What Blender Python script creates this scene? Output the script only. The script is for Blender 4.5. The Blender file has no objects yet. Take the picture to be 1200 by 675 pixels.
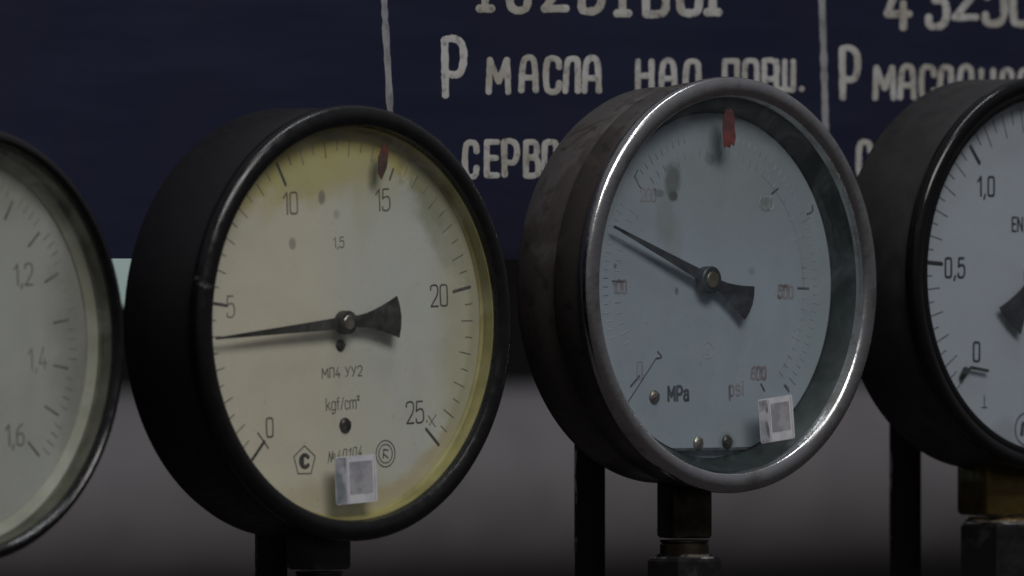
import bpy, bmesh, math, random
from mathutils import Vector, Matrix
from math import radians as R, sin, cos, pi
random.seed(7)
SC = bpy.context.scene
COL = SC.collection

# ------------------------------------------------------------------ camera, world, lamps, exposure
S = 0.17 / 507.0                      # metres per photo pixel at the second gauge
D0 = 3.5                              # distance to the second gauge
cam_d = bpy.data.cameras.new('camera'); cam = bpy.data.objects.new('camera', cam_d); COL.objects.link(cam)
cam.location = (0, 0, 0); cam.rotation_euler = (R(90), 0, 0)
cam_d.sensor_width = 36.0; cam_d.lens = 36.0 * D0 / (1200 * S)
cam_d.clip_start = 0.05; cam_d.clip_end = 200
cam_d.dof.use_dof = True; cam_d.dof.focus_distance = 3.62; cam_d.dof.aperture_fstop = 14
SC.camera = cam

world = bpy.data.worlds.new("World"); SC.world = world; world.use_nodes = True
wn = world.node_tree.nodes; wl = world.node_tree.links
bg = wn['Background']; bg.inputs['Strength'].default_value = 0.15
tc = wn.new('ShaderNodeTexCoord'); sx = wn.new('ShaderNodeSeparateXYZ'); rm = wn.new('ShaderNodeValToRGB')
mr = wn.new('ShaderNodeMapRange'); mr.inputs['From Min'].default_value = -1; mr.inputs['From Max'].default_value = 1
wl.new(tc.outputs['Generated'], sx.inputs[0]); wl.new(sx.outputs['Z'], mr.inputs['Value'])
wl.new(mr.outputs[0], rm.inputs[0]); wl.new(rm.outputs[0], bg.inputs['Color'])
rm.color_ramp.elements[0].position = 0.40; rm.color_ramp.elements[0].color = (0.17, 0.155, 0.16, 1)
rm.color_ramp.elements[1].position = 0.72; rm.color_ramp.elements[1].color = (0.95, 0.98, 1.10, 1)

def lamp(name, loc, target, sx_, sy_, power, col):
    l = bpy.data.lights.new(name, 'AREA'); l.shape = 'RECTANGLE'; l.size = sx_; l.size_y = sy_
    l.energy = power; l.color = col
    o = bpy.data.objects.new(name, l); COL.objects.link(o); o.location = loc
    o.rotation_euler = (Vector(target) - Vector(loc)).to_track_quat('-Z', 'Y').to_euler()
    return o
lamp('ceiling_or_fill_light', (0.82, 2.0, 1.62), (0, 3.55, 0), 1.4, 0.75, 28.5, (1.0, 0.97, 0.95))
lamp('ceiling_or_fill_light', (0.55, 3.45, 2.4), (0, 3.6, 0), 1.6, 0.16, 15.0, (0.92, 0.96, 1.0))
lamp('ceiling_or_fill_light', (1.6, 6.4, 1.25), (0.1, 8.0, -0.18), 2.4, 0.4, 13.0, (1.0, 0.97, 0.97))  # unseen fill lamp, added behind the board to light the pipe
SC.view_settings.view_transform = 'Standard'; SC.view_settings.look = 'None'
SC.view_settings.exposure = 0.0; SC.view_settings.gamma = 1.0
SC.render.engine = 'CYCLES'
try:
    SC.cycles.transparent_max_bounces = 24; SC.cycles.use_denoising = True
except Exception: pass

# ------------------------------------------------------------------ helpers
def at(px, py, Y):                    # photo pixel -> point at depth Y
    f = S * Y / D0
    return Vector(((px - 600) * f, Y, (337.5 - py) * f))

def tag(o, label=None, cat=None, group=None, kind=None):
    if label: o['label'] = label
    if cat: o['category'] = cat
    if group: o['group'] = group
    if kind: o['kind'] = kind
    return o

def mesh_obj(name, bm, mat, parent=None, loc=(0, 0, 0), smooth=True, sharp=35):
    bmesh.ops.recalc_face_normals(bm, faces=bm.faces)
    me = bpy.data.meshes.new(name)
    if smooth:
        for f in bm.faces: f.smooth = True
        for e in bm.edges:
            if len(e.link_faces) == 2 and e.calc_face_angle(0) > R(sharp): e.smooth = False
    bm.to_mesh(me); bm.free()
    me.materials.append(mat)
    o = bpy.data.objects.new(name, me); COL.objects.link(o)
    if parent: o.parent = parent
    o.location = loc
    return o

def empty(name, loc, rz=0):
    o = bpy.data.objects.new(name, None); COL.objects.link(o); o.empty_display_size = 0.02
    o.location = loc; o.rotation_euler = (0, 0, rz); return o

def lathe(bm, prof, seg=128, c=(0, 0), closed=False, wob=None):
    """prof: list of (radius, y); turned about the local Y axis through (c.x, c.z)"""
    rings = []
    for (r, y) in prof:
        if r <= 1e-9:
            rings.append([bm.verts.new((c[0], y, c[1]))])
        else:
            rings.append([bm.verts.new((c[0] + r * cos(2 * pi * i / seg), y, c[1] + r * sin(2 * pi * i / seg))) for i in range(seg)])
    n = len(rings)
    for a in range(n if closed else n - 1):
        A, B = rings[a], rings[(a + 1) % n]
        for i in range(seg):
            j = (i + 1) % seg
            if len(A) == 1 and len(B) == 1: continue
            if len(A) == 1: bm.faces.new((A[0], B[i], B[j]))
            elif len(B) == 1: bm.faces.new((A[i], A[j], B[0]))
            else: bm.faces.new((A[i], A[j], B[j], B[i]))
    return bm

def vlathe(bm, prof, seg=48, c=(0, 0)):
    """turned about vertical axis: prof (radius, z)"""
    rings = [[bm.verts.new((c[0] + r * cos(2 * pi * i / seg), c[1] + r * sin(2 * pi * i / seg), z)) for i in range(seg)] for r, z in prof]
    for A, B in zip(rings, rings[1:]):
        for i in range(seg): bm.faces.new((A[i], A[(i + 1) % seg], B[(i + 1) % seg], B[i]))
    bm.faces.new(rings[0]); bm.faces.new(rings[-1][::-1])
    return bm

def prism_v(bm, pts, z0, z1, bev=0.0):
    """polygon pts (x,y) extruded in z with chamfered ends"""
    cx = sum(p[0] for p in pts) / len(pts); cy = sum(p[1] for p in pts) / len(pts)
    def ring(z, k): return [bm.verts.new((cx + (p[0] - cx) * k, cy + (p[1] - cy) * k, z)) for p in pts]
    rad = max(math.hypot(p[0] - cx, p[1] - cy) for p in pts)
    k = 1 - bev / rad
    rs = [ring(z0, k), ring(z0 + bev, 1), ring(z1 - bev, 1), ring(z1, k)] if bev else [ring(z0, 1), ring(z1, 1)]
    for A, B in zip(rs, rs[1:]):
        for i in range(len(pts)): bm.faces.new((A[i], A[(i + 1) % len(pts)], B[(i + 1) % len(pts)], B[i]))
    bm.faces.new(rs[0]); bm.faces.new(rs[-1][::-1])
    return bm

def ngon(n, r, rot=0, c=(0, 0)):
    return [(c[0] + r * cos(rot + 2 * pi * i / n), c[1] + r * sin(rot + 2 * pi * i / n)) for i in range(n)]

def rounded(pts, r, n=4):
    """round the corners of a polygon"""
    out = []
    m = len(pts)
    for i in range(m):
        p0, p, p1 = Vector(pts[i - 1]), Vector(pts[i]), Vector(pts[(i + 1) % m])
        a = (p0 - p); b = (p1 - p); ra = min(r, a.length * .45, b.length * .45)
        A = p + a.normalized() * ra; B = p + b.normalized() * ra
        for k in range(n + 1):
            t = k / n
            q = A * (1 - t) ** 2 + p * 2 * t * (1 - t) + B * t * t
            out.append((q.x, q.y))
    return out

def plate(bm, outline, y0, y1, bev=0.0):
    """outline [(u,v)] in the dial plane (x,z), thickness from y0 (front) to y1 (back)"""
    cx = sum(p[0] for p in outline) / len(outline); cz = sum(p[1] for p in outline) / len(outline)
    rad = max(math.hypot(p[0] - cx, p[1] - cz) for p in outline)
    k = 1 - bev / rad if bev else 1
    def ring(y, k): return [bm.verts.new((cx + (p[0] - cx) * k, y, cz + (p[1] - cz) * k)) for p in outline]
    rs = ([ring(y0, k), ring(y0 + bev, 1)] if bev else [ring(y0, 1)]) + [ring(y1, 1)]
    n = len(outline)
    for A, B in zip(rs, rs[1:]):
        for i in range(n): bm.faces.new((A[i], A[(i + 1) % n], B[(i + 1) % n], B[i]))
    bm.faces.new(rs[0]); bm.faces.new(rs[-1][::-1])
    return bm

# ---- stroke lettering
def chaikin(p, n=2, closed=False):
    for _ in range(n):
        q = [] if closed else [p[0]]
        m = len(p)
        for i in range(m if closed else m - 1):
            a, b = p[i], p[(i + 1) % m]
            q.append((a[0] * .75 + b[0] * .25, a[1] * .75 + b[1] * .25)); q.append((a[0] * .25 + b[0] * .75, a[1] * .25 + b[1] * .75))
        if not closed: q.append(p[-1])
        p = q
    return p + [p[0]] if closed else p

W = .44
GL = {
 '0': (W, [('C', [(0, .08), (0, .92), (.06, 1), (.38, 1), (W, .92), (W, .08), (.38, 0), (.06, 0)])]),
 '1': (.24, [('L', [(0, .76), (.22, 1), (.22, 0)])]),
 '2': (W, [('S', [(0, .78), (0, 1), (.42, 1.02), (.46, .70), (.40, .5), (0, .0)]), ('L', [(0, 0), (W, 0)])]),
 '3': (W, [('S', [(0, .85), (.02, 1), (.42, 1.02), (.44, .56), (.14, .54)]), ('S', [(.14, .54), (.46, .54), (.46, 0), (.0, -.02), (0, .18)])]),
 '4': (W, [('L', [(.26, 1), (0, .28), (W, .28)]), ('L', [(.32, .5), (.32, 0)])]),
 '5': (W, [('L', [(.40, 1), (.05, 1), (.02, .55)]), ('S', [(.02, .55), (.2, .66), (.46, .62), (.46, 0), (.0, -.02), (0, .18)])]),
 '6': (W, [('S', [(.36, 1), (.03, .78), (0, .42), (0, 0), (W, 0), (W, .56), (.04, .56), (0, .34)])]),
 '8': (W, [('C', [(.04, .56), (.04, 1), (.40, 1), (.40, .56)]), ('C', [(0, 0), (0, .56), (W, .56), (W, 0)])]),
 ',': (.14, [('L', [(.10, .06), (.02, -.16)])]),
 '.': (.14, [('L', [(.06, .05), (.06, .02)])]),
 ' ': (.20, []),
 '-': (.22, [('L', [(0, .42), (.22, .42)])]),
 '/': (.26, [('L', [(0, 0), (.26, 1)])]),
 'M': (.56, [('L', [(0, 0), (0, 1), (.28, .3), (.56, 1), (.56, 0)])]),
 'P': (.42, [('L', [(0, 0), (0, 1)]), ('S', [(0, 1), (.30, 1.02), (.46, .9), (.46, .55), (.30, .42), (0, .44)])]),
 'a': (.36, [('S', [(.02, .62), (.1, .7), (.34, .7), (.36, .5), (.36, 0)]), ('S', [(.36, .4), (.0, .42), (0, 0), (.25, -.02), (.36, .12)])]),
 'p': (.36, [('L', [(0, .68), (0, -.28)]), ('S', [(0, .5), (.06, .7), (.36, .72), (.36, -.02), (.06, 0), (0, .14)])]),
 's': (.32, [('S', [(.31, .6), (.25, .70), (0, .72), (0, .36), (.32, .36), (.32, -.02), (.04, -.02), (0, .1)])]),
 'i': (.06, [('L', [(.03, .68), (.03, 0)]), ('L', [(.03, .90), (.03, .96)])]),
 'k': (.36, [('L', [(0, 1), (0, 0)]), ('L', [(.33, .68), (.02, .28)]), ('L', [(.12, .4), (.36, 0)])]),
 'g': (.36, [('S', [(.36, .5), (.3, .7), (0, .72), (0, -.02), (.3, 0), (.36, .14)]), ('S', [(.36, .68), (.36, -.28), (.06, -.30), (0, -.2)])]),
 'f': (.24, [('S', [(.24, .98), (.09, 1.02), (.09, .8), (.09, 0)]), ('L', [(0, .66), (.22, .66)])]),
 'c': (.32, [('S', [(.32, .56), (.26, .7), (0, .72), (0, -.02), (.26, 0), (.32, .12)])]),
 'm': (.56, [('L', [(0, .68), (0, 0)]), ('S', [(0, .5), (.05, .7), (.28, .74), (.28, .4), (.28, 0)]), ('S', [(.28, .5), (.33, .7), (.56, .74), (.56, .4), (.56, 0)])]),
 '²': (.2, [('S', [(0, .92), (0, 1.04), (.2, 1.04), (.2, .9), (0, .68)]), ('L', [(0, .68), (.2, .68)])]),
 'E': (.38, [('L', [(.38, 1), (0, 1), (0, 0), (.38, 0)]), ('L', [(0, .52), (.32, .52)])]),
 'N': (.46, [('L', [(0, 0), (0, 1), (.46, 0), (.46, 1)])]),
 'П': (.44, [('L', [(0, 0), (0, 1), (.44, 1), (.44, 0)])]),
 'У': (.46, [('L', [(0, 1), (.24, .38)]), ('L', [(.46, 1), (.2, .14), (.02, 0)])]),
 '№': (.8, [('L', [(0, 0), (0, 1), (.4, 0), (.4, 1)]), ('C', [(.52, .3), (.52, .75), (.78, .75), (.78, .3)])]),
 '⊥': (.5, [('L', [(0, 0), (.5, 0)]), ('L', [(.25, 0), (.25, 1)])]),
 # capitals as a sign painter's brush leaves them
 'Р': (.46, [('L', [(.02, 0), (0, 1)]), ('S', [(0, 1), (.22, 1.04), (.44, .94), (.48, .66), (.40, .40), (.24, .36), (.03, .40)])]),
 'М': (.62, [('L', [(0, 0), (.04, 1)]), ('L', [(.04, .98), (.32, .32), (.58, 1)]), ('L', [(.58, 1), (.62, 0)])]),
 'А': (.46, [('S', [(0, 0), (.04, .86), (.16, 1.03), (.34, 1.02), (.43, .86), (.46, 0)]), ('L', [(.03, .40), (.44, .40)])]),
 'С': (.42, [('S', [(.42, .74), (.40, 1.0), (.06, 1.03), (0, .7), (0, .25), (.06, -.02), (.38, -.02), (.42, .26)])]),
 'Л': (.40, [('S', [(0, 0), (.05, .86), (.12, 1), (.38, 1), (.40, .8), (.40, 0)])]),
 'Н': (.46, [('L', [(0, 0), (0, 1)]), ('L', [(.46, 1), (.46, 0)]), ('L', [(0, .5), (.46, .5)])]),
 'Д': (.46, [('S', [(0, .05), (.04, .86), (.14, 1.02), (.42, 1), (.45, .8), (.46, .05)]), ('L', [(-.05, .06), (.52, .06)])]),
 'О': (.44, [('C', [(0, .1), (0, .92), (.08, 1), (.36, 1), (.44, .9), (.44, .1), (.36, 0), (.08, 0)])]),
 'Ш': (.60, [('L', [(0, 1), (0, .02), (.60, .02), (.60, 1)]), ('L', [(.30, 1), (.30, .02)])]),
 'Е': (.38, [('L', [(.38, 1), (0, 1), (0, 0), (.38, 0)]), ('L', [(0, .52), (.34, .52)])]),
 'В': (.42, [('L', [(0, 0), (0, 1)]), ('S', [(0, 1), (.3, 1.02), (.40, .9), (.38, .56), (0, .54)]), ('S', [(0, .54), (.42, .56), (.46, .1), (.34, 0), (0, 0)])]),
 'З': (.40, [('S', [(0, .84), (.04, 1), (.38, 1.02), (.40, .56), (.14, .54)]), ('S', [(.14, .54), (.44, .54), (.43, 0), (.0, -.04), (0, .18)])]),
 'I': (.26, [('L', [(0, .82), (.14, 1), (.14, .02)]), ('L', [(.01, .02), (.28, .02)])]),
 'Z': (.46, [('S', [(0, .78), (0, 1), (.42, 1.02), (.46, .70), (.40, .5), (.02, .03)]), ('L', [(.01, .03), (.48, .03)])]),
}
def glyph_lines(ch):
    w, ss = GL[ch]
    out = []
    for kind, p in ss:
        out.append(p if kind == 'L' else chaikin(p, 3, kind == 'C'))
    return w, out

def text_lines(txt, h, wscale=1.0, gap=.16):
    """polylines of a word, centred on (0,0) in x, standing on y=0"""
    x = 0; out = []
    for ch in txt:
        w, ls = glyph_lines(ch)
        for l in ls: out.append([((x + p[0]) * h * wscale, p[1] * h) for p in l])
        x += w + gap
    tot = (x - gap) * h * wscale
    return [[(p[0] - tot / 2, p[1]) for p in l] for l in out]

def sweep(bm, line, hw, ht, mapf, seg=8, jit=0.0, dens=None):
    """a flattened tube of half-width hw and half-height ht along a 2-D line; mapf(u, v, h) -> 3-D point"""
    pts = [Vector(p) for p in line]
    q = [pts[0]]
    for p in pts[1:]:
        if (p - q[-1]).length > 1e-7: q.append(p)
    if len(q) < 2: return
    pts = q
    if dens:                                           # resample for brush wobble
        r = [pts[0]]
        for a, b in zip(pts, pts[1:]):
            n = max(1, int((b - a).length / dens))
            for i in range(1, n + 1): r.append(a.lerp(b, i / n))
        pts = r
    # split at sharp corners
    segs = []; cur = [pts[0]]
    for i in range(1, len(pts)):
        cur.append(pts[i])
        if i < len(pts) - 1:
            a = (pts[i] - pts[i - 1]); b = (pts[i + 1] - pts[i])
            if a.angle(b) > R(50): segs.append(cur); cur = [pts[i]]
    segs.append(cur)
    for s in segs:
        ring_c = []
        t0 = (s[1] - s[0]).normalized(); t1 = (s[-1] - s[-2]).normalized()
        closed = False
        for k in (1.0, .8, .4): ring_c.append((s[0] - t0 * hw * k * .9, t0, math.sqrt(max(0.0, 1 - k * k)) if k < 1 else .15))
        for i, p in enumerate(s):
            t = t0 if i == 0 else t1 if i == len(s) - 1 else (s[i + 1] - s[i - 1]).normalized()
            ring_c.append((p, t, 1 + (random.uniform(-jit, jit) if jit else 0)))
        for k in (.4, .8, 1.0): ring_c.append((s[-1] + t1 * hw * k * .9, t1, math.sqrt(max(0.0, 1 - k * k)) if k < 1 else .15))
        rings = []
        for p, t, k in ring_c:
            n = Vector((-t.y, t.x))
            rings.append([bm.verts.new(mapf(p.x + n.x * hw * k * cos(a), p.y + n.y * hw * k * cos(a), ht * min(1, k) * sin(a)))
                          for a in [2 * pi * j / seg for j in range(seg)]])
        for A, B in zip(rings, rings[1:]):
            for j in range(seg): bm.faces.new((A[j], A[(j + 1) % seg], B[(j + 1) % seg], B[j]))
        bm.faces.new(rings[0]); bm.faces.new(rings[-1][::-1])

# ------------------------------------------------------------------ materials
def new_mat(name):
    m = bpy.data.materials.new(name); m.use_nodes = True
    nt = m.node_tree; b = nt.nodes['Principled BSDF']
    return m, nt, b

def noise(nt, scale, detail=5, rough=.55, vec=None, dist=0):
    n = nt.nodes.new('ShaderNodeTexNoise'); n.inputs['Scale'].default_value = scale
    n.inputs['Detail'].default_value = detail; n.inputs['Roughness'].default_value = rough; n.inputs['Distortion'].default_value = dist
    if vec is None:
        t = nt.nodes.new('ShaderNodeTexCoord'); vec = t.outputs['Object']
    nt.links.new(vec, n.inputs['Vector']); return n.outputs['Fac']

def ramp(nt, fac, p0, p1, v0=0.0, v1=1.0):
    m = nt.nodes.new('ShaderNodeMapRange'); m.interpolation_type = 'SMOOTHSTEP'
    m.inputs['From Min'].default_value = p0; m.inputs['From Max'].default_value = p1
    m.inputs['To Min'].default_value = v0; m.inputs['To Max'].default_value = v1
    nt.links.new(fac, m.inputs['Value']); return m.outputs[0]

def mix(nt, fac, a, b):
    m = nt.nodes.new('ShaderNodeMix'); m.data_type = 'RGBA'
    for sock, v in ((m.inputs[0], fac), (m.inputs[6], a), (m.inputs[7], b)):
        if isinstance(v, (int, float)): sock.default_value = v
        elif isinstance(v, tuple): sock.default_value = (*v, 1) if len(v) == 3 else v
        else: nt.links.new(v, sock)
    return m.outputs[2]

def mth(nt, op, a, b=0.0):
    m = nt.nodes.new('ShaderNodeMath'); m.operation = op
    for s, v in ((m.inputs[0], a), (m.inputs[1], b)):
        if isinstance(v, (int, float)): s.default_value = v
        else: nt.links.new(v, s)
    return m.outputs[0]

def bump(nt, b, h, strength=.2, dist=.0005):
    n = nt.nodes.new('ShaderNodeBump'); n.inputs['Strength'].default_value = strength; n.inputs['Distance'].default_value = dist
    nt.links.new(h, n.inputs['Height']); nt.links.new(n.outputs[0], b.inputs['Normal'])

def simple(name, c, rough=.5, metal=0.0, c2=None, sc=60, lo=.45, hi=.65, rv=.12, bs=.12, spec=.5):
    m, nt, b = new_mat(name)
    f = noise(nt, sc, 6, .6)
    g = ramp(nt, f, lo, hi)
    nt.links.new(mix(nt, g, c, c2 or tuple(x * .7 for x in c)), b.inputs['Base Color'])
    f2 = noise(nt, sc * 3.3, 4)
    nt.links.new(ramp(nt, f2, .3, .7, max(.02, rough - rv), rough + rv), b.inputs['Roughness'])
    b.inputs['Metallic'].default_value = metal
    b.inputs['Specular IOR Level'].default_value = spec
    if bs: bump(nt, b, noise(nt, sc * 6, 3), bs)
    return m

def blob(nt, uv, c, r, soft=.5, wob=None):
    """mask of one ellipse in (x,z) of the dial; c, r in metres"""
    x, z = uv
    dx = mth(nt, 'DIVIDE', mth(nt, 'SUBTRACT', x, c[0]), r[0]); dz = mth(nt, 'DIVIDE', mth(nt, 'SUBTRACT', z, c[1]), r[1])
    d = mth(nt, 'SQRT', mth(nt, 'ADD', mth(nt, 'MULTIPLY', dx, dx), mth(nt, 'MULTIPLY', dz, dz)))
    if wob is not None: d = mth(nt, 'ADD', d, wob)
    return ramp(nt, d, 1 - soft, 1 + soft, 1, 0)

def dial_mat(name, k, base, warm, dark, blobs, stains_shades, rough=.45, mottling=.5, arcs=()):
    """printed metal dial with stains: yellowing, dirt, painted shade and glare. blobs: dark smudges; stains: (colour, centre, radii, soft, strength)"""
    m, nt, b = new_mat(name)
    t = nt.nodes.new('ShaderNodeTexCoord'); s = nt.nodes.new('ShaderNodeSeparateXYZ'); nt.links.new(t.outputs['Object'], s.inputs[0])
    uv = (s.outputs['X'], s.outputs['Z'])
    n1 = noise(nt, 22, 5, .6, t.outputs['Object']); n2 = noise(nt, 90, 5, .65, t.outputs['Object']); n3 = noise(nt, 420, 3, .6, t.outputs['Object'])
    c = mix(nt, ramp(nt, n1, .38, .62, 0, mottling), base, warm)
    wob = mth(nt, 'MULTIPLY', mth(nt, 'SUBTRACT', n2, .5), 1.1)
    for col, ce, ra, soft, stg in stains_shades:
        ms = blob(nt, uv, (ce[0] * k, ce[1] * k), (ra[0] * k, ra[1] * k), soft, wob)
        c = mix(nt, mth(nt, 'MULTIPLY', ms, stg), c, col)
    for col, r_, w_, ang, half, stg in arcs:          # stains that follow the rim of the dial
        rr_ = mth(nt, 'SQRT', mth(nt, 'ADD', mth(nt, 'MULTIPLY', uv[0], uv[0]), mth(nt, 'MULTIPLY', uv[1], uv[1])))
        dr = mth(nt, 'ABSOLUTE', mth(nt, 'DIVIDE', mth(nt, 'SUBTRACT', rr_, r_ * k), w_ * k))
        m1 = ramp(nt, mth(nt, 'ADD', dr, mth(nt, 'MULTIPLY', wob, 1.3)), .55, 1.25, 1, 0)
        at_ = mth(nt, 'ARCTAN2', uv[1], uv[0])
        da = mth(nt, 'ABSOLUTE', mth(nt, 'SUBTRACT', at_, R(ang)))
        m2_ = ramp(nt, mth(nt, 'ADD', da, mth(nt, 'MULTIPLY', wob, .5)), R(half) * .6, R(half) * 1.2, 1, 0)
        c = mix(nt, mth(nt, 'MULTIPLY', mth(nt, 'MULTIPLY', m1, m2_), stg), c, col)
    for ce, ra, stg in blobs:
        ms = blob(nt, uv, (ce[0] * k, ce[1] * k), (ra[0] * k, ra[1] * k), .35, wob)
        c = mix(nt, mth(nt, 'MULTIPLY', ms, stg), c, dark)
    c = mix(nt, ramp(nt, n3, .66, .76, 0, .35), c, dark)              # fine specks of dirt
    c = mix(nt, ramp(nt, n2, .5, .8, 0, .22), c, warm)
    nt.links.new(c, b.inputs['Base Color']); b.inputs['Roughness'].default_value = rough
    bump(nt, b, n2, .08)
    return m

def glass_mat(name, film, amount, rough=.03):
    m = bpy.data.materials.new(name); m.use_nodes = True; nt = m.node_tree; nt.nodes.clear()
    out = nt.nodes.new('ShaderNodeOutputMaterial'); tr = nt.nodes.new('ShaderNodeBsdfTransparent'); gl = nt.nodes.new('ShaderNodeBsdfGlossy')
    df = nt.nodes.new('ShaderNodeBsdfDiffuse'); fr = nt.nodes.new('ShaderNodeFresnel'); m1 = nt.nodes.new('ShaderNodeMixShader'); m2 = nt.nodes.new('ShaderNodeMixShader')
    fr.inputs['IOR'].default_value = 1.45; gl.inputs['Roughness'].default_value = rough
    tr.inputs['Color'].default_value = (.97, .985, .98, 1); df.inputs['Color'].default_value = (*film, 1)
    n = ramp(nt, noise(nt, 32, 8, .72, dist=1.5), .40, .78, amount * .12, amount * 1.5)
    nt.links.new(n, m1.inputs[0]); nt.links.new(tr.outputs[0], m1.inputs[1]); nt.links.new(df.outputs[0], m1.inputs[2])
    ge = nt.nodes.new('ShaderNodeNewGeometry')            # mirror only where air meets the front of the pane
    fac = mth(nt, 'MULTIPLY', fr.outputs[0], mth(nt, 'SUBTRACT', 1.0, ge.outputs['Backfacing']))
    nt.links.new(fac, m2.inputs[0]); nt.links.new(m1.outputs[0], m2.inputs[1]); nt.links.new(gl.outputs[0], m2.inputs[2])
    nt.links.new(m2.outputs[0], out.inputs['Surface'])
    return m

M = {}
M['black_paint'] = simple('black_paint', (.006, .006, .0065), .42, 0, (.012, .017, .018), 40, .5, .7)
M['black_dull'] = simple('black_dull', (.022, .021, .021), .55, 0, (.034, .031, .029), 30, .45, .7)
M['black_gloss'] = simple('black_gloss', (.005, .005, .0055), .16, 0, (.009, .009, .009), 60, .55, .75, .06, .03, .35)
M['ink'] = simple('ink', (.035, .033, .030), .6, 0, (.06, .055, .05), 300, .4, .6, bs=0)
M['ink_dark'] = simple('ink_dark', (.015, .015, .017), .6, 0, (.025, .025, .027), 300, .4, .6, bs=0)
M['ink_brown'] = simple('ink_brown', (.10, .085, .06), .6, 0, (.16, .14, .10), 260, .4, .6, bs=0)
M['ink_grey'] = simple('ink_grey', (.13, .125, .11), .6, 0, (.22, .21, .19), 200, .35, .6, bs=0)
M['ink_ghost'] = simple('ink_ghost', (.15, .165, .185), .6, 0, (.27, .305, .355), 45, .38, .55, bs=0)
M['ink_grey2'] = simple('ink_soft', (.075, .072, .065), .6, 0, (.13, .125, .11), 200, .35, .6, bs=0)
M['ink_faded'] = simple('ink_faded', (.20, .21, .22), .6, 0, (.34, .36, .38), 180, .35, .6, bs=0)
M['ink_red_brown'] = simple('ink_red_brown', (.12, .075, .08), .6, 0, (.24, .235, .265), 110, .36, .56, bs=0)
M['ink_slate'] = simple('ink_slate', (.045, .05, .06), .6, 0, (.08, .085, .10), 220, .4, .65, bs=0)
M['red_paint'] = simple('red_paint', (.21, .022, .014), .6, 0, (.09, .022, .02), 120, .40, .56)
M['red_dark'] = simple('red_dark', (.13, .014, .010), .6, 0, (.035, .018, .014), 90, .4, .6)
M['pointer_black'] = simple('pointer_black', (.014, .013, .013), .45, 0, (.026, .024, .022), 120)
M['pointer_navy'] = simple('pointer_navy', (.012, .014, .020), .45, 0, (.022, .024, .03), 120)
M['brass'] = simple('brass', (.30, .20, .07), .42, .9, (.12, .075, .03), 70, .4, .65)
M['old_brass'] = simple('old_brass', (.17, .118, .038), .42, .6, (.07, .05, .02), 60, .4, .65)
M['dim_brass'] = simple('dim_brass', (.13, .115, .08), .45, .5, (.07, .06, .04), 200)
M['hub_metal'] = simple('hub_metal', (.36, .33, .28), .38, .9, (.2, .17, .13), 200)
M['dark_metal'] = simple('dark_metal', (.05, .046, .042), .4, .8, (.022, .02, .018), 50, .4, .65)
M['glint_ring'] = simple('glint_ring', (.55, .50, .40), .3, .9, (.06, .05, .035), 110, .46, .56)
M['stem_steel'] = simple('stem_steel', (.10, .085, .065), .40, .7, (.03, .023, .016), 45, .38, .62)
M['fitting_dark'] = simple('fitting_dark', (.010, .0095, .0095), .4, .2, (.03, .028, .025), 70, .56, .68, spec=.35)
M['sticker_white'] = simple('sticker_white', (.56, .56, .585), .5, 0, (.42, .42, .445), 110, .45, .7, bs=.05)
M['field_grey'] = simple('field_grey', (.24, .235, .255), .55, 0, (.34, .335, .355), 170, .38, .62, bs=.05)
M['bare_edge'] = simple('bare_edge', (.34, .33, .34), .45, .3, (.03, .029, .03), 55, .46, .56)
M['cream_wall'] = simple('cream_wall', (.36, .315, .12), .5, 0, (.24, .205, .07), 35, .4, .62)
M['cream_pale'] = simple('cream_pale', (.33, .32, .26), .5, 0, (.25, .24, .185), 35, .4, .65)
M['olive_wall'] = simple('olive_wall', (.10, .098, .07), .5, 0, (.06, .058, .04), 35, .4, .65)
M['teal_wall'] = simple('teal_wall', (.012, .020, .020), .45, 0, (.007, .0125, .0125), 30, .4, .65)
M['dark_wall'] = simple('dark_wall', (.05, .05, .055), .5)
M['white_paint'] = simple('white_paint', (.27, .27, .285), .5, 0, (.15, .15, .16), 60)

def steel_case_mat():
    m, nt, b = new_mat('worn_steel_case')
    t = nt.nodes.new('ShaderNodeTexCoord'); sp = nt.nodes.new('ShaderNodeSeparateXYZ'); nt.links.new(t.outputs['Object'], sp.inputs[0])
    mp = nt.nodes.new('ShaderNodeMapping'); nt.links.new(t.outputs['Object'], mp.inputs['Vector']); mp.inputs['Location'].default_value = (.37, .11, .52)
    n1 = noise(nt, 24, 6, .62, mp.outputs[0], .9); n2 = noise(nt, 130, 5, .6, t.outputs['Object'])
    f = mth(nt, 'ADD', n1, mth(nt, 'MULTIPLY', sp.outputs['Z'], 3.2))        # lighter towards the top: overhead reflection painted into the worn patches
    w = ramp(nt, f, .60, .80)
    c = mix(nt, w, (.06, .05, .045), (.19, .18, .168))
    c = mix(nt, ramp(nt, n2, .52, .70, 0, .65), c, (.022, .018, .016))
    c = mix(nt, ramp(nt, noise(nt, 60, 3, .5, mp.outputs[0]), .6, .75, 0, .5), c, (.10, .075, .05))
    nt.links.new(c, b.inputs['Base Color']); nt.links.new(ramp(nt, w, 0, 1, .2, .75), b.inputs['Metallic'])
    nt.links.new(ramp(nt, n1, .4, .6, .26, .44), b.inputs['Roughness'])
    bump(nt, b, n2, .12)
    return m
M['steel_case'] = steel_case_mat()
def chrome_mat():
    m, nt, b = new_mat('worn_chrome')
    n1 = noise(nt, 60, 6, .65); n2 = noise(nt, 300, 4)
    nt.links.new(mix(nt, ramp(nt, n1, .45, .7), (.60, .59, .58), (.33, .31, .295)), b.inputs['Base Color'])
    b.inputs['Metallic'].default_value = 1.0
    nt.links.new(ramp(nt, n1, .35, .7, .14, .34), b.inputs['Roughness']); bump(nt, b, mth(nt, 'ADD', n1, mth(nt, 'MULTIPLY', n2, .3)), .22, .0012)
    return m
M['chrome'] = chrome_mat()
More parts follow.
